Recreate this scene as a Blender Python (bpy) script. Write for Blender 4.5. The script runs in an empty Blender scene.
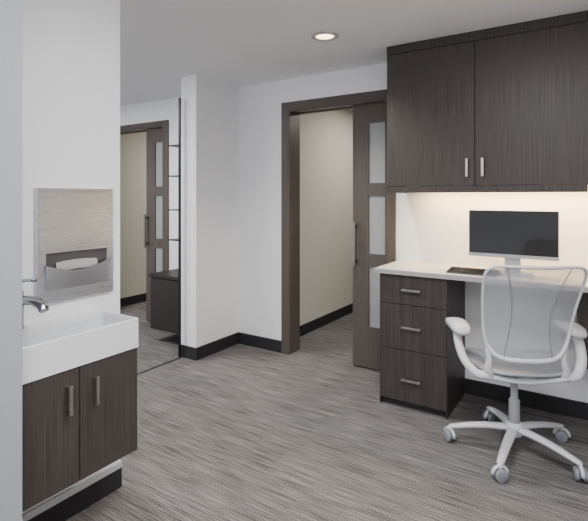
import bpy, bmesh, math, random
from mathutils import Vector, Matrix
random.seed(4)
SC=bpy.context.scene
COL=SC.collection
try: SC.view_settings.look='AgX - Medium High Contrast'
except Exception: pass

# ---------------------------------------------------------------- materials
def srgb(r,g,b):
    def f(c):
        c/=255.0
        return c/12.92 if c<=0.04045 else ((c+0.055)/1.055)**2.4
    return (f(r),f(g),f(b),1)
def base_mat(name):
    m=bpy.data.materials.new(name); m.use_nodes=True
    nt=m.node_tree; b=nt.nodes['Principled BSDF']
    return m,nt,b
def plain(name,col,rough=0.5,metal=0.0,noise=0.03,nscale=40,bump=0.0,emis=0,spec=None):
    m,nt,b=base_mat(name)
    tc=nt.nodes.new('ShaderNodeTexCoord'); n=nt.nodes.new('ShaderNodeTexNoise')
    n.inputs['Scale'].default_value=nscale; n.inputs['Detail'].default_value=3
    nt.links.new(tc.outputs['Object'],n.inputs['Vector'])
    mx=nt.nodes.new('ShaderNodeMixRGB'); mx.blend_type='MIX'
    c=srgb(*col)
    mx.inputs[1].default_value=tuple(x*(1-noise) for x in c[:3])+(1,)
    mx.inputs[2].default_value=tuple(min(1,x*(1+noise)) for x in c[:3])+(1,)
    nt.links.new(n.outputs['Fac'],mx.inputs[0]); nt.links.new(mx.outputs[0],b.inputs['Base Color'])
    b.inputs['Roughness'].default_value=rough; b.inputs['Metallic'].default_value=metal
    if spec is not None: b.inputs['Specular IOR Level'].default_value=spec
    if bump:
        bp=nt.nodes.new('ShaderNodeBump'); bp.inputs['Strength'].default_value=bump; bp.inputs['Distance'].default_value=0.002
        nt.links.new(n.outputs['Fac'],bp.inputs['Height']); nt.links.new(bp.outputs[0],b.inputs['Normal'])
    if emis:
        b.inputs['Emission Color'].default_value=c; b.inputs['Emission Strength'].default_value=emis
    return m
def wood(name,c1,c2,rough=0.42,sc=(300,300,2.6)):
    m,nt,b=base_mat(name)
    tc=nt.nodes.new('ShaderNodeTexCoord'); mp=nt.nodes.new('ShaderNodeMapping')
    mp.inputs['Scale'].default_value=sc
    n=nt.nodes.new('ShaderNodeTexNoise'); n.inputs['Scale'].default_value=1; n.inputs['Detail'].default_value=3; n.inputs['Roughness'].default_value=0.5
    r=nt.nodes.new('ShaderNodeValToRGB')
    r.color_ramp.elements[0].position=0.28; r.color_ramp.elements[0].color=srgb(*c1)
    r.color_ramp.elements[1].position=0.74; r.color_ramp.elements[1].color=srgb(*c2)
    nt.links.new(tc.outputs['Object'],mp.inputs[0]); nt.links.new(mp.outputs[0],n.inputs['Vector'])
    nt.links.new(n.outputs['Fac'],r.inputs[0]); nt.links.new(r.outputs[0],b.inputs['Base Color'])
    b.inputs['Roughness'].default_value=rough
    b.inputs['Specular IOR Level'].default_value=0.4
    return m
def carpet():
    m,nt,b=base_mat('carpet')
    tc=nt.nodes.new('ShaderNodeTexCoord')
    def layer(sc,detail=3):
        mp=nt.nodes.new('ShaderNodeMapping'); mp.inputs['Scale'].default_value=sc
        n=nt.nodes.new('ShaderNodeTexNoise'); n.inputs['Scale'].default_value=1; n.inputs['Detail'].default_value=detail
        nt.links.new(tc.outputs['Object'],mp.inputs[0]); nt.links.new(mp.outputs[0],n.inputs['Vector'])
        return n
    a=layer((4.5,140,1),2); c=layer((150,240,150),2); d=layer((1.5,24,1),2)
    def mix(x,y,f):
        k=nt.nodes.new('ShaderNodeMix'); k.data_type='FLOAT'; k.inputs[0].default_value=f
        nt.links.new(x,k.inputs[2]); nt.links.new(y,k.inputs[3]); return k.outputs[0]
    h=mix(a.outputs['Fac'],c.outputs['Fac'],0.44); h=mix(h,d.outputs['Fac'],0.12)
    r=nt.nodes.new('ShaderNodeValToRGB')
    r.color_ramp.elements[0].position=0.38; r.color_ramp.elements[0].color=srgb(85,83,83)
    r.color_ramp.elements[1].position=0.62; r.color_ramp.elements[1].color=srgb(155,152,150)
    nt.links.new(h,r.inputs[0])
    bk=nt.nodes.new('ShaderNodeTexBrick'); bk.inputs['Scale'].default_value=1; bk.inputs['Brick Width'].default_value=0.92; bk.inputs['Row Height'].default_value=0.23
    bk.inputs['Mortar Size'].default_value=0.0015; bk.inputs['Color1'].default_value=(1,1,1,1); bk.inputs['Color2'].default_value=(0.86,0.86,0.86,1); bk.inputs['Mortar'].default_value=(0.82,0.82,0.82,1)
    nt.links.new(tc.outputs['Object'],bk.inputs['Vector'])
    mu=nt.nodes.new('ShaderNodeMixRGB'); mu.blend_type='MULTIPLY'; mu.inputs[0].default_value=1
    nt.links.new(r.outputs[0],mu.inputs[1]); nt.links.new(bk.outputs['Color'],mu.inputs[2]); nt.links.new(mu.outputs[0],b.inputs['Base Color'])
    b.inputs['Roughness'].default_value=0.95; b.inputs['Specular IOR Level'].default_value=0.1
    bp=nt.nodes.new('ShaderNodeBump'); bp.inputs['Strength'].default_value=0.4; bp.inputs['Distance'].default_value=0.004
    nt.links.new(h,bp.inputs['Height']); nt.links.new(bp.outputs[0],b.inputs['Normal'])
    return m
def brushed(name,col,rough=0.3,sc=(4,4,300),metal=1,var=0.06,rv=0.05):
    m,nt,b=base_mat(name)
    tc=nt.nodes.new('ShaderNodeTexCoord'); mp=nt.nodes.new('ShaderNodeMapping'); mp.inputs['Scale'].default_value=sc
    n=nt.nodes.new('ShaderNodeTexNoise'); n.inputs['Scale'].default_value=1; n.inputs['Detail'].default_value=4
    nt.links.new(tc.outputs['Object'],mp.inputs[0]); nt.links.new(mp.outputs[0],n.inputs['Vector'])
    mr=nt.nodes.new('ShaderNodeMapRange'); mr.inputs[3].default_value=rough-rv; mr.inputs[4].default_value=rough+rv
    nt.links.new(n.outputs['Fac'],mr.inputs[0]); nt.links.new(mr.outputs[0],b.inputs['Roughness'])
    c=srgb(*col); mx=nt.nodes.new('ShaderNodeMixRGB'); mx.inputs[1].default_value=tuple(x*(1-var) for x in c[:3])+(1,); mx.inputs[2].default_value=tuple(min(1,x*(1+var)) for x in c[:3])+(1,)
    nt.links.new(n.outputs['Fac'],mx.inputs[0]); nt.links.new(mx.outputs[0],b.inputs['Base Color']); b.inputs['Metallic'].default_value=metal
    return m
def mesh_fabric(name,col,alpha):
    m,nt,b=base_mat(name)
    tc=nt.nodes.new('ShaderNodeTexCoord'); w=nt.nodes.new('ShaderNodeTexNoise'); w.inputs['Scale'].default_value=900
    nt.links.new(tc.outputs['Object'],w.inputs['Vector'])
    mr=nt.nodes.new('ShaderNodeMapRange'); mr.inputs[3].default_value=0.75; mr.inputs[4].default_value=0.85
    nt.links.new(w.outputs['Fac'],mr.inputs[0]); nt.links.new(mr.outputs[0],b.inputs['Roughness'])
    b.inputs['Alpha'].default_value=alpha
    b.inputs['Base Color'].default_value=srgb(*col); b.inputs['Specular IOR Level'].default_value=0.1
    return m

M_WALL=plain('wall_paint',(233,234,237),0.7,noise=0.006,nscale=3)
M_WING=plain('wing_wall_shaded',(160,164,170),0.7,noise=0.006,nscale=3)  # wall paint darkened: the weaker light here is put into the colour
M_STRIPW=plain('pale_strip',(190,192,196),0.7,noise=0.006,nscale=3)
M_BEIGE=plain('greige_wall_paint',(211,208,198),0.7,noise=0.006,nscale=3)
M_CEIL=plain('ceiling_paint',(238,239,242),0.8,noise=0.006,nscale=3)
M_CARPET=carpet()
M_BASE=plain('rubber_baseboard',(56,55,58),0.55)
M_WOOD=wood('dark_laminate',(63,58,57),(90,84,82))
M_WOODIN=plain('cabinet_edge',(46,43,43),0.6)
M_WOODD=wood('bench_laminate',(52,48,48),(72,67,66))
M_DOOR=wood('door_veneer',(88,82,78),(106,99,94),sc=(220,220,3))
M_METAL=brushed('brushed_nickel',(180,178,174),0.38,var=0.02)
M_PULL=brushed('satin_metal_pull',(150,148,145),0.4,var=0.02)
M_STEEL=brushed('stainless_panel',(202,205,209),0.28,sc=(2,2,120),metal=0.93,var=0.03,rv=0.03)
M_STEELF=brushed('stainless_rim',(216,218,221),0.24,sc=(1,1,1),metal=0.95,var=0.01,rv=0.01)
M_CHROME=brushed('brushed_chrome',(182,184,187),0.2,sc=(1,1,1),metal=1,var=0.01,rv=0.01)
M_CERAM=plain('sink_ceramic',(214,216,220),0.2,noise=0)
M_TOP=plain('white_worktop',(208,208,206),0.35,noise=0.02,nscale=80)
M_EDGE=plain('worktop_edge',(166,165,163),0.4,noise=0.02,nscale=80)
M_FROST=plain('frosted_glass',(158,161,161),0.2,noise=0.01)
M_PLAST=plain('white_plastic',(200,202,206),0.4,noise=0.01)
M_SILVER=plain('silver_plastic',(178,179,183),0.35,0.3,noise=0.01)
M_GREYP=plain('grey_plastic',(138,141,146),0.45,noise=0.01)
M_COLUMN=plain('column_plastic',(168,170,175),0.4,noise=0.01)
M_SCREEN=plain('screen_glass',(44,45,48),0.1,noise=0)
M_KEY=plain('dark_keys',(52,53,56),0.5)
M_KEYB=plain('keyboard_body',(92,93,97),0.5)
M_MESH=mesh_fabric('chair_mesh',(178,181,188),0.58)
M_SEAT=plain('seat_mesh',(160,163,169),0.8,noise=0.02,nscale=200)
M_PAPER=plain('paper_towel',(166,166,166),0.9)
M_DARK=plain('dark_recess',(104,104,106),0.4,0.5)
M_TRACK=plain('dark_metal',(58,58,60),0.4,0.6)
M_SILL=plain('grey_track',(110,110,112),0.4,0.5)
M_LAMP=plain('lamp_glow',(255,232,196),0.5,emis=3.5,noise=0)
M_RING=plain('lamp_ring',(190,190,190),0.4,noise=0)
M_STRIP=plain('strip_glow',(255,220,165),0.5,emis=6,noise=0)

# ---------------------------------------------------------------- helpers
ORG={}
def thing(name,label,cat,loc=(0,0,0),struct=False):
    o=bpy.data.objects.new(name,None); o.location=loc; o.empty_display_size=0.1
    COL.objects.link(o); ORG[o.name]=Vector(loc)
    if struct: o['kind']='structure'
    else:
        o['label']=label; o['category']=cat
    return o
def finish(name,bm,mat,parent=None,label=None,smooth=False,bevel=0,recalc=True):
    if recalc: bmesh.ops.recalc_face_normals(bm,faces=bm.faces)
    org=Vector((0,0,0))
    if parent is not None:
        org=ORG.get(parent.name,Vector((0,0,0)))
        bmesh.ops.translate(bm,verts=bm.verts,vec=-org)
    me=bpy.data.meshes.new(name); bm.to_mesh(me); bm.free()
    if smooth:
        for p in me.polygons: p.use_smooth=True
    o=bpy.data.objects.new(name,me); COL.objects.link(o)
    me.materials.append(mat)
    if parent is not None:
        o.parent=parent
        ORG[o.name]=org
    if label: o['label']=label
    if bevel:
        b=o.modifiers.new('bevel','BEVEL'); b.width=bevel; b.segments=2; b.limit_method='ANGLE'; b.angle_limit=math.radians(40)
    return o
def add_box(bm,x0,x1,y0,y1,z0,z1):
    vs=[bm.verts.new((x,y,z)) for x in (x0,x1) for y in (y0,y1) for z in (z0,z1)]
    F=[(0,1,3,2),(4,6,7,5),(0,4,5,1),(2,3,7,6),(0,2,6,4),(1,5,7,3)]
    return [bm.faces.new([vs[i] for i in f]) for f in F]
def box(name,d,mat,parent=None,bevel=0,label=None):
    bm=bmesh.new(); add_box(bm,*d); return finish(name,bm,mat,parent,label,bevel=bevel)
def boxes(name,ds,mat,parent=None,bevel=0,label=None):
    bm=bmesh.new()
    for d in ds: add_box(bm,*d)
    return finish(name,bm,mat,parent,label,bevel=bevel)
def spline(pts,n=8):
    P=[Vector(p) for p in pts]; out=[]
    Q=[P[0]*2-P[1]]+P+[P[-1]*2-P[-2]]
    for i in range(1,len(Q)-2):
        for k in range(n):
            t=k/n; a,b,c,d=Q[i-1],Q[i],Q[i+1],Q[i+2]
            out.append(0.5*((2*b)+(c-a)*t+(2*a-5*b+4*c-d)*t*t+(3*b-a-3*c+d)*t**3))
    out.append(P[-1]); return out
def add_tube(bm,pts,rad,seg=12,closed=False,flat=1.0,up=Vector((0,0,1))):
    P=[Vector(p) for p in pts]; n=len(P)
    R=[rad]*n if isinstance(rad,(int,float)) else [rad[0]+(rad[1]-rad[0])*i/(n-1) for i in range(n)] if len(rad)==2 else rad
    rings=[]
    prev=None
    for i in range(n):
        if closed: t=(P[(i+1)%n]-P[i-1]).normalized()
        else: t=(P[min(i+1,n-1)]-P[max(i-1,0)]).normalized()
        if prev is None:
            a=up.cross(t)
            if a.length<1e-3: a=Vector((1,0,0)).cross(t)
            a.normalize()
        else:
            a=(prev-t*prev.dot(t)).normalized()
        prev=a; b=t.cross(a)
        rings.append([bm.verts.new(P[i]+a*math.cos(2*math.pi*k/seg)*R[i]+b*math.sin(2*math.pi*k/seg)*R[i]*flat) for k in range(seg)])
    m=n if closed else n-1
    for i in range(m):
        A=rings[i];B=rings[(i+1)%n]
        for k in range(seg):
            bm.faces.new((A[k],A[(k+1)%seg],B[(k+1)%seg],B[k]))
    if not closed:
        bm.faces.new(rings[0][::-1]); bm.faces.new(rings[-1])
def tube(name,pts,rad,mat,parent=None,seg=12,closed=False,flat=1.0,label=None,up=Vector((0,0,1))):
    bm=bmesh.new(); add_tube(bm,pts,rad,seg,closed,flat,up); return finish(name,bm,mat,parent,label,smooth=True)
def add_lathe(bm,prof,cx,cy,seg=28):
    rings=[]
    for r,z in prof:
        rings.append([bm.verts.new((cx+max(r,1e-4)*math.cos(2*math.pi*k/seg),cy+max(r,1e-4)*math.sin(2*math.pi*k/seg),z)) for k in range(seg)])
    for A,B in zip(rings,rings[1:]):
        for k in range(seg): bm.faces.new((A[k],A[(k+1)%seg],B[(k+1)%seg],B[k]))
    bm.faces.new(rings[0][::-1]); bm.faces.new(rings[-1])
def struct(o):
    o['kind']='structure'; return o

CEIL=2.35; YW=3.35; YB=3.49
# ---------------------------------------------------------------- shell
struct(box('floor',(-6,1.4,-2.0,6.4,-0.05,0),M_CARPET))
struct(box('ceiling',(-6,1.4,-2.0,6.4,CEIL,CEIL+0.05),M_CEIL))
D1=(-2.226,-1.341); D2=(-4.72,-3.775); DH=2.08
P1=-0.45; P2=-3.0
seg=[(-6,D2[0],YW,YB,0,CEIL),(D2[0],P2,YW,YB,DH,CEIL),
     (D2[1],P2,YW,YW+0.025,0,DH),(D2[1],P2,YB-0.03,YB,0,DH),
     (P2,D1[0],YW,YB,0,CEIL),(D1[0],P1,YW,YB,DH,CEIL),
     (D1[1],P1,YW,YW+0.025,0,DH),(D1[1],P1,YB-0.03,YB,0,DH),
     (P1,1.4,YW,YB,0,CEIL)]
struct(boxes('wall_back',seg,M_WALL))
struct(box('wall_partition',(-2.96,-2.785,2.81,YW,0,CEIL),M_WALL))
struct(box('wall_left',(-1.994,-1.874,0.2,1.398,0,CEIL),M_WALL))
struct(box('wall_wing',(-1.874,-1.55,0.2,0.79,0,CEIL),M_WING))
struct(box('wall_right',(1.3,1.4,-2.0,YW,0,CEIL),M_WALL))
struct(box('wall_far_left',(-6,-5.9,-2.0,YW,0,CEIL),M_WALL))
struct(box('wall_back_room_divider',(-2.55,-2.42,YB,6.2,0,CEIL),M_BEIGE))
struct(box('wall_back_room_left',(-5.02,-4.9,YB,6.2,0,CEIL),M_BEIGE))
struct(box('wall_back_room_end',(-6,1.4,6.2,6.3,0,CEIL),M_BEIGE))
struct(box('wall_back_room_right',(0.2,0.3,YB,6.2,0,CEIL),M_BEIGE))
BH=0.10;T=0.012
struct(box('baseboard_partition_end',(-2.96-0.0,-2.785+T,2.81-T,2.81,0,BH),M_BASE))
struct(box('baseboard_partition_side',(-2.785,-2.785+T,2.81,YW-T,0,BH),M_BASE))
struct(box('baseboard_back',(-2.785,-2.30,YW-T,YW,0,BH),M_BASE))
struct(box('baseboard_desk',(-0.772,1.3,YW-T,YW,0,BH),M_BASE))
struct(box('baseboard_left',(-1.874,-1.874+T,0.79,1.398,0,0.092),M_BASE))
struct(box('added_lit_strip',(-1.874,-1.874+0.015,0.79,1.398,0.092,0.12),M_STRIPW))  # added pale strip, set proud to catch light as a bright wall foot
struct(box('baseboard_back_room',(-2.42,-2.42+T,YB,6.2,0,BH),M_BASE))
struct(box('baseboard_back_room_left',(-4.9,-4.9+T,YB,6.2,0,BH),M_BASE))
struct(box('baseboard_nook',(-3.70,-2.96,YW-T,YW,0,BH),M_BASE))
struct(box('trim_1',(-2.942,-2.927,0.4,2.78,0,0.006),M_SILL))
struct(box('trim_2',(-2.945,-2.93,2.765,2.78,0.006,2.17),M_TRACK))

# ---------------------------------------------------------------- pocket doors
def pocket_door(idx,x0,x1,xl,pend,zt=2.15,handle_z=(0.80,1.155)):
    d=thing('door_%d'%idx,None,None,((x0+x1)/2,YW,0),struct=True)
    fw=0.07; f=YW-0.015; b=YB+0.012
    bm=bmesh.new()
    for (ya,yb) in ((f,YW-0.0005),(YB+0.0005,b)):
        add_box(bm,x0-fw,x0,ya,yb,0,zt); add_box(bm,x1,x1+fw,ya,yb,0,zt); add_box(bm,x0,x1,ya,yb,DH,zt)
    add_box(bm,x0+0.0005,x0+0.014,f,b,0,DH-0.0005)
    add_box(bm,x0+0.014,x1-0.012,f,YW+0.02,DH-0.014,DH-0.0005); add_box(bm,x0+0.014,x1-0.012,YB-0.03,b,DH-0.014,DH-0.0005)
    add_box(bm,x1-0.012,x1-0.0005,f,YW+0.022,0,DH-0.0005); add_box(bm,x1-0.012,x1-0.0005,YB-0.03,b,0,DH-0.0005)
    finish('door_frame',bm,M_DOOR,d,bevel=0.002)
    ya,yb=YW+0.04,YW+0.08
    xr=min(xl+0.86,pend-0.02)
    st=0.137
    zs=[(0.33,0.80),(0.90,1.35),(1.45,1.92)]
    L=[(xl,xl+st,ya,yb,0.01,DH-0.012),(xr-st,xr,ya,yb,0.01,DH-0.012)]
    prev=0.01
    for a,c in zs+[(DH-0.012,None)]:
        L.append((xl+st,xr-st,ya,yb,prev,a)); prev=c
    leaf=boxes('door_leaf',L,M_DOOR,d)
    for a,c in zs:
        box('glass_pane',(xl+st,xr-st,ya+0.012,yb-0.012,a,c),M_FROST,leaf,label='frosted glass pane')
    hx=xl+0.032; y=ya-0.045
    bm=bmesh.new()
    add_box(bm,hx-0.012,hx+0.012,y-0.007,y+0.007,handle_z[0],handle_z[1])
    for z in (handle_z[0]+0.03,handle_z[1]-0.05):
        add_box(bm,hx-0.010,hx+0.010,y+0.007,ya,z,z+0.02)
    finish('handle',bm,M_PULL,leaf,label='long squared satin metal pull',bevel=0.002)
pocket_door(1,D1[0],D1[1],-1.645,P1)
pocket_door(2,D2[0],D2[1],-4.10,P2,zt=2.13)

# ---------------------------------------------------------------- nook bench + shelves
nb=thing('floating_bench_cabinet','dark wood-laminate floating bench cabinet mounted beside a glazed screen','cabinet',(-3.23,3.15,0.12))
box('body',(-3.50,-2.96,2.95,YW,0.12,0.60),M_WOODD,nb,bevel=0.002)
box('seat_top',(-3.515,-2.96,2.935,YW,0.60,0.63),M_WOODD,nb,bevel=0.003)
box('door',(-3.49,-2.97,2.932,2.949,0.13,0.59),M_WOODD,nb,bevel=0.002)
for i,z in enumerate((0.93,1.217,1.54,1.83)):
    s=box('shelf',(-3.47,-2.96,3.12,YW,z-0.005,z+0.005),M_TRACK,None,bevel=0.001)
    s['label']='thin dark metal wall shelf above the bench'; s['category']='shelf'; s['group']='thin wall shelves above the bench'

# ---------------------------------------------------------------- sink wall
XS=-1.60
cab=thing('vanity_cabinet','wall-hung dark laminate vanity cabinet with two doors below a white sink','cabinet',(-1.74,1.03,0.30))
box('body',(-1.874,XS-0.022,0.79,1.272,0.302,0.727),M_WOODIN,cab)
box('side_panel',(-1.874,XS-0.002,1.272,1.278,0.302,0.727),M_WOOD,cab)
for (a,b,hy) in ((0.794,1.0195,0.971),(1.0225,1.2715,1.078)):
    dd=box('door',(XS-0.02,XS,a,b,0.304,0.722),M_WOOD,cab,bevel=0.0015)
    bm=bmesh.new(); hx=XS+0.025
    add_box(bm,hx-0.004,hx+0.004,hy-0.007,hy+0.007,0.568,0.674)
    add_box(bm,XS,hx-0.003,hy-0.005,hy+0.005,0.572,0.582); add_box(bm,XS,hx-0.003,hy-0.005,hy+0.005,0.660,0.670)
    finish('handle',bm,M_METAL,dd,label='brushed nickel bar handle',bevel=0.002)

sk=thing('sink','white rectangular ceramic basin set on the vanity cabinet','sink',(-1.74,1.03,0.727))
def basin():
    bm=bmesh.new()
    x0,x1,y0,y1,zb,zt=-1.874,XS+0.004,0.79,1.281,0.727,0.848
    def rr(a,b,c,d,r,z,n=6):
        out=[]
        for cx,cy,s in ((b-r,d-r,0),(a+r,d-r,90),(a+r,c+r,180),(b-r,c+r,270)):
            for k in range(n+1):
                t=math.radians(s+90*k/n); out.append(bm.verts.new((cx+r*math.cos(t),cy+r*math.sin(t),z)))
        return out
    ix0,ix1,iy0,iy1=x0+0.055,x1-0.012,y0+0.02,y1-0.013
    rs=[rr(x0,x1,y0,y1,0.002,zb),rr(x0,x1,y0,y1,0.004,zt-0.004),rr(x0+0.003,x1-0.003,y0+0.003,y1-0.003,0.005,zt),
        rr(ix0-0.002,ix1+0.002,iy0-0.002,iy1+0.002,0.016,zt),rr(ix0,ix1,iy0,iy1,0.018,zt-0.004)]
    D=0.112
    for k in range(1,9):
        t=k/8; ang=t*math.pi/2
        ins=0.030*(1-math.cos(ang)); z=zt-0.004-D*math.sin(ang)
        rs.append(rr(ix0+ins,ix1-ins,iy0+ins,iy1-ins,0.018+ins*0.5,z))
    bm.faces.new(rs[0][::-1])
    for A,B in zip(rs,rs[1:]):
        for k in range(len(A)): bm.faces.new((A[k],A[(k+1)%len(A)],B[(k+1)%len(A)],B[k]))
    bm.faces.new(rs[-1])
    o=finish('basin',bm,M_CERAM,sk,smooth=True)
    o.data.set_sharp_from_angle(angle=math.radians(35))
basin()
bm=bmesh.new(); add_lathe(bm,[(0.022,0.7321),(0.022,0.735),(0.012,0.736)],-1.715,1.02,20); finish('drain',bm,M_CHROME,sk,label='chrome drain',smooth=True)

FX,FY=-1.845,0.918
fc=thing('faucet','brushed chrome single-lever faucet standing on the sink rim','faucet',(FX,FY,0.848))
bm=bmesh.new(); add_lathe(bm,[(0.028,0.848),(0.028,0.856),(0.025,0.862),(0.025,0.985),(0.021,0.997)],FX,FY); finish('body',bm,M_CHROME,fc,smooth=True)
tube('spout',spline([(FX,FY,0.945),(FX+0.06,FY+0.003,0.964),(FX+0.12,FY+0.006,0.966),(FX+0.16,FY+0.009,0.956),(FX+0.175,FY+0.009,0.938)]),[0.024,0.018],M_CHROME,fc,flat=0.8)
tube('lever',spline([(FX,FY,0.985),(FX+0.004,FY,1.012),(FX+0.04,FY+0.002,1.034),(FX+0.12,FY+0.006,1.043)]),[0.017,0.010],M_CHROME,fc,flat=0.6)

dp=thing('paper_towel_dispenser','recessed stainless steel paper towel dispenser on the wall above the sink','towel dispenser',(-1.874,1.17,0.93))
def dispenser():
    X=-1.874; y0,y1,z0,z1=1.0,1.349,0.92,1.382
    xf=X+0.014
    sy0,sy1,sz0,sz1=1.040,1.318,1.028,1.118
    bm=bmesh.new()
    for d in ((X,xf,y0,y1,sz1,z1),(X,xf,y0,sy0,z0,sz1),(X,xf,sy1,y1,z0,sz1),(X,xf,sy0,sy1,z0,sz0)): add_box(bm,*d)
    finish('body',bm,M_STEEL,dp)
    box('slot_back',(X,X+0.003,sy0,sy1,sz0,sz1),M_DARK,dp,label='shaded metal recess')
    bm=bmesh.new(); e=0.004
    for d in ((xf,xf+e,y0,y1,z1-e,z1),(xf,xf+e,y0,y1,z0,z0+e),(xf,xf+e,y0,y0+e,z0+e,z1-e),(xf,xf+e,y1-e,y1,z0+e,z1-e)): add_box(bm,*d)
    finish('rim',bm,M_STEELF,dp)
    bm=bmesh.new(); n=24; rows=[]
    for i in range(n+1):
        t=i/n; y=sy0-0.004+(sy1-sy0+0.008)*t
        zt=1.070-0.032*math.sin(math.pi*t)
        rows.append([bm.verts.new((xf,y,0.968)),bm.verts.new((xf+0.004,y,0.968)),bm.verts.new((xf+0.010,y,zt)),bm.verts.new((xf+0.008,y,zt+0.001)),bm.verts.new((xf+0.001,y,1.026))])
    for A,B in zip(rows,rows[1:]):
        for k in range(5): bm.faces.new((A[k],A[(k+1)%5],B[(k+1)%5],B[k]))
    bm.faces.new(rows[0]); bm.faces.new(rows[-1][::-1])
    finish('lower_tray',bm,M_STEELF,dp,smooth=False)
    box('door',(xf,xf+0.002,y0+0.012,y1-0.012,1.132,z1-0.012),M_STEEL,dp,bevel=0.0008)
    bm=bmesh.new(); n=14; rows=[]
    for i in range(n+1):
        t=i/n; y=sy0+0.045+(sy1-sy0-0.09)*t
        zz=1.072+0.006*math.sin(math.pi*t)
        rows.append([bm.verts.new((X+0.005,y,zz+0.004)),bm.verts.new((X+0.009,y,zz)),bm.verts.new((X+0.012,y,zz-0.035))])
    for A,B in zip(rows,rows[1:]):
        for k in range(2): bm.faces.new((A[k],A[k+1],B[k+1],B[k]))
    finish('paper_sheet',bm,M_PAPER,dp,smooth=True,label='pale paper towel edge')
dispenser()

# ---------------------------------------------------------------- desk
YP=2.885
ct=thing('worktop','long white laminate worktop with a pale edge along the wall','desk top',(0,3.1,0.85))
box('top_surface',(-1.235,1.298,2.862,YW,0.851,0.88),M_TOP,ct,bevel=0.001)
box('edge_band',(-1.237,1.298,2.858,2.862,0.851,0.879),M_EDGE,ct,label='pale grey edge band')
dc=thing('drawer_cabinet','dark laminate three-drawer pedestal supporting the white worktop','cabinet',(-0.988,3.11,0))
box('body',(-1.20,-0.779,YP+0.021,YW-0.013,0.05,0.851),M_WOODIN,dc)
box('side_panel',(-0.779,-0.773,YP+0.004,YW-0.013,0.0,0.851),M_WOOD,dc)
box('side_panel',(-1.206,-1.20,YP+0.004,YW-0.017,0.0,0.851),M_WOOD,dc)
box('toe_kick',(-1.20,-0.779,YP+0.03,YP+0.045,0,0.05),M_BASE,dc)
for (a,b,hz) in ((0.662,0.846,0.757),(0.374,0.659,0.52),(0.045,0.371,0.19)):
    dr=box('drawer',(-1.204,-0.775,YP,YP+0.02,a,b),M_WOOD,dc,bevel=0.0015)
    bm=bmesh.new(); cx=-0.99
    add_box(bm,cx-0.062,cx+0.062,YP-0.030,YP-0.022,hz-0.008,hz+0.008)
    for s in (-0.055,0.045): add_box(bm,cx+s,cx+s+0.01,YP-0.023,YP,hz-0.006,hz+0.006)
    finish('handle',bm,M_METAL,dr,label='brushed nickel bar handle',bevel=0.002)
hc=thing('hanging_cabinet','dark laminate cabinet hung beneath the white worktop','cabinet',(0.3,3.2,0.40))
box('body',(-0.105,0.6,3.06,YW,0.40,0.851),M_WOOD,hc)
box('door',(-0.105,0.25,3.04,3.06,0.40,0.846),M_WOOD,hc,bevel=0.002)
box('door',(0.253,0.6,3.04,3.06,0.40,0.846),M_WOOD,hc,bevel=0.002)

# upper cabinets
YU=2.98
uc=thing('wall_cabinet','dark laminate upper wall cabinet with two doors reaching the ceiling','cabinet',(-0.6,3.15,1.37))
box('body',(-1.190,-0.055,YU+0.021,YW,1.425,CEIL-0.002),M_WOODIN,uc)
box('side_panel',(-1.194,-1.190,YU+0.002,YW,1.372,CEIL-0.002),M_WOOD,uc)
box('top_filler',(-1.193,-0.055,YU+0.002,YU+0.02,2.292,CEIL-0.002),M_WOOD,uc,bevel=0.001)
box('bottom_rail',(-1.193,-0.055,YU+0.002,YU+0.02,1.372,1.412),M_WOOD,uc,bevel=0.001)
def upper(parent,a,b,hx):
    dr=box('door',(a,b,YU,YU+0.02,1.415,2.289),M_WOOD,parent,bevel=0.0015)
    bm=bmesh.new()
    add_box(bm,hx-0.008,hx+0.008,YU-0.030,YU-0.022,1.466,1.578)
    for z in (1.472,1.562): add_box(bm,hx-0.006,hx+0.006,YU-0.023,YU,z,z+0.01)
    finish('handle',bm,M_METAL,dr,label='brushed nickel bar handle',bevel=0.002)
upper(uc,-1.193,-0.634,-0.675); upper(uc,-0.631,-0.044,-0.585)
uc2=thing('wall_cabinet','dark laminate upper wall cabinet with two doors reaching the ceiling','cabinet',(0.6,3.15,1.37))
box('body',(-0.053,1.10,YU+0.021,YW,1.425,CEIL-0.002),M_WOODIN,uc2)
box('top_filler',(-0.053,1.10,YU+0.002,YU+0.02,2.292,CEIL-0.002),M_WOOD,uc2)
box('bottom_rail',(-0.053,1.10,YU+0.002,YU+0.02,1.372,1.412),M_WOOD,uc2)
upper(uc2,-0.041,0.52,0.48); upper(uc2,0.523,1.10,0.57)
ul=thing('under_cabinet_light','slim warm white light bar fixed beneath the wall cabinet','light',(-0.5,3.2,1.42))
box('housing',(-1.05,0.9,3.20,3.24,1.412,1.425),M_METAL,ul)
box('lens',(-1.04,0.89,3.205,3.235,1.408,1.412),M_STRIP,ul,label='glowing warm diffuser')

# ---------------------------------------------------------------- monitor & keyboard
mo=thing('computer_monitor','white slim computer monitor with dark blank screen on the worktop','monitor',(-0.45,3.12,0.88))
box('casing',(-0.697,-0.196,3.108,3.125,0.974,1.262),M_PLAST,mo,bevel=0.003)
box('screen',(-0.693,-0.200,3.105,3.108,0.996,1.259),M_SCREEN,mo,label='black glossy screen')
box('chin',(-0.696,-0.197,3.104,3.108,0.974,0.995),M_SILVER,mo,label='silver lower bezel')
box('neck',(-0.49,-0.40,3.126,3.15,0.887,1.06),M_SILVER,mo,bevel=0.003)
box('base',(-0.56,-0.33,3.04,3.19,0.88,0.890),M_SILVER,mo,bevel=0.003)
kb=thing('keyboard','low grey computer keyboard with dark keys lying on the worktop','keyboard',(-0.65,2.98,0.88))
bm=bmesh.new(); kx0,kx1=-0.79,-0.50
fs=add_box(bm,kx0,kx1,2.925,3.045,0.88,0.887)
for v in bm.verts:
    if v.co.z>0.885 and v.co.y>3: v.co.z=0.902
finish('body',bm,M_KEYB,kb,bevel=0.002)
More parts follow.
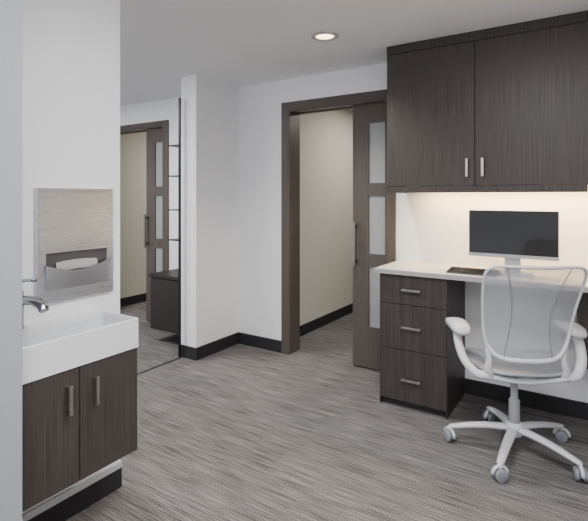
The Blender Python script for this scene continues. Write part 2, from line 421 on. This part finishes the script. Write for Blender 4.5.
for r in range(5):
    for c in range(14):
        x=kx0+0.005+c*0.0201; y=2.930+r*0.0228
        if r==0 and 4<c<=8: continue
        w=0.0160 if not (r==0 and c==4) else 0.0201*5-0.004
        z=0.887+0.015*(r+0.5)/5
        box('key',(x,x+w,y,y+0.0175,z-0.001,z+0.005),M_KEY,kb)

# ---------------------------------------------------------------- downlight
dl=thing('ceiling_downlight','round recessed ceiling downlight with white trim ring','ceiling light',(-1.44,2.57,CEIL))
bm=bmesh.new()
for a,b in (((0.085,CEIL-0.0005),(0.083,CEIL-0.008)),((0.083,CEIL-0.008),(0.062,CEIL-0.010)),((0.062,CEIL-0.010),(0.056,CEIL-0.001))):
    A=[bm.verts.new((-1.44+a[0]*math.cos(k*math.pi/20),2.57+a[0]*math.sin(k*math.pi/20),a[1])) for k in range(40)]
    B=[bm.verts.new((-1.44+b[0]*math.cos(k*math.pi/20),2.57+b[0]*math.sin(k*math.pi/20),b[1])) for k in range(40)]
    for k in range(40): bm.faces.new((A[k],A[(k+1)%40],B[(k+1)%40],B[k]))
bmesh.ops.remove_doubles(bm,verts=bm.verts,dist=1e-5)
finish('trim_ring',bm,M_RING,dl,smooth=True)
bm=bmesh.new(); add_lathe(bm,[(0.056,CEIL-0.0005),(0.056,CEIL-0.003),(0.03,CEIL-0.004)],-1.44,2.57,40); finish('lens',bm,M_LAMP,dl,label='glowing warm lens',smooth=True)

# ---------------------------------------------------------------- office chair (local coords, faces +Y)
YAW=28
ch=thing('office_chair','white mesh-back office chair on casters facing the worktop','office chair',(0,0,0))
bm=bmesh.new()
add_lathe(bm,[(0.036,0.085),(0.045,0.095),(0.045,0.138),(0.034,0.155)],0,0,24)
ANG=[math.radians(a-YAW) for a in (195,267,339,51,123)]
for a in ANG:
    c,s=math.cos(a),math.sin(a)
    pts=[(c*r,s*r,z) for r,z in ((0.02,0.122),(0.12,0.118),(0.22,0.104),(0.29,0.088),(0.325,0.080))]
    add_tube(bm,spline(pts,4),[0.028,0.017],seg=10,flat=0.65)
finish('base',bm,M_PLAST,ch,smooth=True)
for a in ANG:
    c,s=math.cos(a),math.sin(a); cx,cy=c*0.325,s*0.325
    bm=bmesh.new()
    w=a+0.7
    ax=Vector((math.cos(w),math.sin(w),0)); ctr=Vector((cx,cy,0.031))
    for off in (-0.017,0.017):
        p0=ctr+ax*(off-0.010); p1=ctr+ax*(off+0.010)
        add_tube(bm,[p0,p0.lerp(p1,0.15),p0.lerp(p1,0.85),p1],[0.027,0.031,0.031,0.027],seg=22)
    cas=finish('caster',bm,M_GREYP,ch,smooth=True,label='twin grey wheels')
    bm=bmesh.new()
    add_tube(bm,[(cx,cy,0.031),(cx,cy,0.085)],0.009,seg=10)
    fw=Vector((-ax.y,ax.x,0))
    hood=[ctr+fw*(0.036*math.cos(t))+Vector((0,0,0.038*math.sin(t))) for t in [math.radians(k) for k in range(0,181,20)]]
    add_tube(bm,hood,0.009,seg=8)
    finish('caster_hood',bm,M_PLAST,cas,smooth=True)
bm=bmesh.new(); add_lathe(bm,[(0.028,0.13),(0.028,0.27),(0.023,0.275),(0.019,0.28),(0.019,0.39),(0.035,0.395)],0,0,24); finish('gas_column',bm,M_COLUMN,ch,smooth=True)
bm=bmesh.new()
add_tube(bm,spline([(0,0.12,0.43),(0,0.05,0.42),(0,-0.06,0.415),(0,-0.16,0.43)],5),[0.035,0.05],seg=14,flat=0.5)
add_tube(bm,spline([(-0.20,-0.165,0.455),(-0.1,-0.155,0.435),(0,-0.15,0.425),(0.1,-0.155,0.435),(0.20,-0.165,0.455)],5),0.022,seg=12,flat=0.7)
finish('mechanism',bm,M_PLAST,ch,smooth=True)
def seat():
    bm=bmesh.new(); N=40; ex=3.6
    def ring(sx,sy,z0,droop):
        out=[]
        for k in range(N):
            t=2*math.pi*k/N; c,s=math.cos(t),math.sin(t)
            x=sx*math.copysign(abs(c)**(2/ex),c); y=sy*math.copysign(abs(s)**(2/ex),s)
            z=z0-droop*max(0,(y-0.1)/0.13)**2*0.03+0.012*(x/0.24)**2
            out.append(bm.verts.new((x,y+0.03,z)))
        return out
    rs=[ring(0.05,0.05,0.474,1),ring(0.15,0.14,0.474,1),ring(0.21,0.20,0.478,1),ring(0.236,0.222,0.477,1),ring(0.241,0.228,0.469,1),ring(0.233,0.220,0.460,1),ring(0.16,0.15,0.452,1),ring(0.05,0.05,0.449,1)]
    bm.faces.new(rs[0])
    for A,B in zip(rs,rs[1:]):
        for k in range(N): bm.faces.new((A[k],A[(k+1)%N],B[(k+1)%N],B[k]))
    bm.faces.new(rs[-1][::-1])
    return finish('seat',bm,M_SEAT,ch,smooth=True,label='light grey mesh seat')
seat()
# backrest: wide squarish top, tapering toward the lower edge
ZB,ZT=0.552,1.024; ZM=(ZB+ZT)/2; HH=(ZT-ZB)/2
def bpt(u,v):
    z=ZM+HH*v
    t=(z-ZB)/(ZT-ZB)
    W=0.182+0.050*min(1,t/0.9)**0.75
    x=W*u-0.014
    z+=0.006*(abs(u)**2)*max(0,(v-0.5)/0.5)
    y=-0.185-0.135*t**1.2+0.028*math.sin(math.pi*t)-0.045*(1-u*u)
    return Vector((x,y,z))
def sup(th,n=None):
    c,s=math.cos(th),math.sin(th)
    if n is None: n=8.5 if s>0 else 5.0
    return math.copysign(abs(c)**(2/n),c),math.copysign(abs(s)**(2/n),s)
def outline(scale,M=96):
    raw=[sup(2*math.pi*k/1440) for k in range(1440)]
    pts=[Vector((a*scale,b*scale)) for a,b in raw]
    L=[0]
    for i in range(1440): L.append(L[-1]+(pts[(i+1)%1440]-pts[i]).length)
    out=[];j=0
    for k in range(M):
        d=L[-1]*k/M
        while L[j+1]<d: j+=1
        f=(d-L[j])/max(1e-9,L[j+1]-L[j]); out.append(pts[j%1440].lerp(pts[(j+1)%1440],f))
    return out
O1=outline(1.0)
loop=[bpt(p.x,p.y) for p in O1]
rad=[0.0075+0.007*max(0,-p.y-0.3) for p in O1]
br=tube('backrest_frame',loop,rad,M_PLAST,ch,seg=10,closed=True,label='curved white plastic frame')
bm=bmesh.new(); NU,NV=24,24; G=[]
def half_w(v):
    n=8.5 if v>0 else 5.0
    return max(0.0,1-abs(v)**n)**(1/n)
for j in range(NV+1):
    v=math.sin((j/NV-0.5)*math.pi)
    hw=max(half_w(v),0.35)
    G.append([bm.verts.new(bpt(hw*(2*i/NU-1),v*0.998)) for i in range(NU+1)])
for j in range(NV):
    for i in range(NU): bm.faces.new((G[j][i],G[j][i+1],G[j+1][i+1],G[j+1][i]))
finish('backrest_mesh',bm,M_MESH,ch,smooth=True,label='translucent pale grey mesh')
for sgn in (-1,1):
    pts=[bpt(sgn*(0.62-0.20*math.sin(math.pi*t)),-0.985+1.97*t)+Vector((0,-0.001,0)) for t in [i/16 for i in range(17)]]
    tube('seam',pts,0.0024,M_GREYP,ch,seg=6,label='thin stitched seam')
for sgn in (-1,1):
    tube('back_support',spline([(sgn*0.180,-0.165,0.455),(sgn*0.188-0.006,-0.180,0.49),(sgn*0.178-0.012,-0.190,0.54),(sgn*0.185-0.014,-0.188,0.60)],6),[0.024,0.010],M_PLAST,ch,flat=0.7)
for sgn in (-1,1):
    arm=tube('armrest',spline([(sgn*0.19,-0.165,0.455),(sgn*0.24,-0.155,0.462),(sgn*0.285,-0.11,0.51),(sgn*0.303,-0.06,0.58),(sgn*0.300,-0.015,0.640),(sgn*0.290,0.04,0.655)],6),[0.027,0.024],M_PLAST,ch,flat=0.8)
    bm=bmesh.new(); NN=28; rs=[]
    for sc,z in ((0.55,0.638),(0.95,0.644),(1.0,0.659),(0.95,0.675),(0.55,0.682)):
        row=[]
        for k in range(NN):
            a,b=sup(2*math.pi*k/NN,3.2)
            row.append(bm.verts.new((sgn*0.288+0.050*sc*a,0.02+0.128*sc*b,z-0.014*(b*sc)**2)))
        rs.append(row)
    bm.faces.new(rs[0][::-1])
    for A,B in zip(rs,rs[1:]):
        for k in range(NN): bm.faces.new((A[k],A[(k+1)%NN],B[(k+1)%NN],B[k]))
    bm.faces.new(rs[-1])
    finish('arm_pad',bm,M_PLAST,arm,smooth=True)
ch.location=(-0.38,2.73,0); ch.rotation_euler=(0,0,math.radians(YAW))

# ---------------------------------------------------------------- lights
def area(name,loc,size,energy,col=(1,1,1),rot=(0,0,0),sy=None):
    l=bpy.data.lights.new(name,'AREA'); l.energy=energy; l.color=col; l.size=size
    if sy: l.shape='RECTANGLE'; l.size_y=sy
    o=bpy.data.objects.new(name,l); o.location=loc; o.rotation_euler=rot; COL.objects.link(o); return o
area('room_light',(-0.4,1.1,2.33),0.6,31,(1,0.99,0.97))
area('room_light_rear',(-0.1,-0.9,2.33),1.4,27,(0.97,0.98,1))
area('added_ceiling_fill',(0.4,-0.5,1.7),1.0,27,(1,0.99,0.97),rot=(math.pi,0,0))  # unseen fill added behind the camera to brighten the ceiling, no cove fixture
area('side_room_light',(-4.0,1.6,2.33),1.0,55,(1,0.99,0.98))
area('back_room_light',(-1.5,4.7,2.33),0.8,18,(1,0.97,0.90))
area('far_room_light',(-4.0,4.9,2.33),0.8,21,(1,0.97,0.90))
area('cabinet_light',(-0.08,3.22,1.405),1.9,15,(1,0.70,0.37),sy=0.03)
s=bpy.data.lights.new('downlight_spot','SPOT'); s.energy=66; s.spot_size=math.radians(125); s.spot_blend=0.9; s.color=(1,0.96,0.9); s.shadow_soft_size=0.06
so=bpy.data.objects.new('downlight_spot',s); so.location=(-1.44,2.57,2.33); COL.objects.link(so)
w=bpy.data.worlds.new('world'); SC.world=w; w.use_nodes=True
w.node_tree.nodes['Background'].inputs[0].default_value=(0.97,0.98,1,1); w.node_tree.nodes['Background'].inputs[1].default_value=1.35

# ---------------------------------------------------------------- camera
cam=bpy.data.cameras.new('camera'); co=bpy.data.objects.new('camera',cam); COL.objects.link(co)
cam.sensor_width=36; cam.lens=28.82; cam.shift_y=-64.5/588; cam.clip_start=0.05
co.location=(0,0,1.35); co.rotation_euler=(math.radians(90),0,math.radians(33))
SC.camera=co
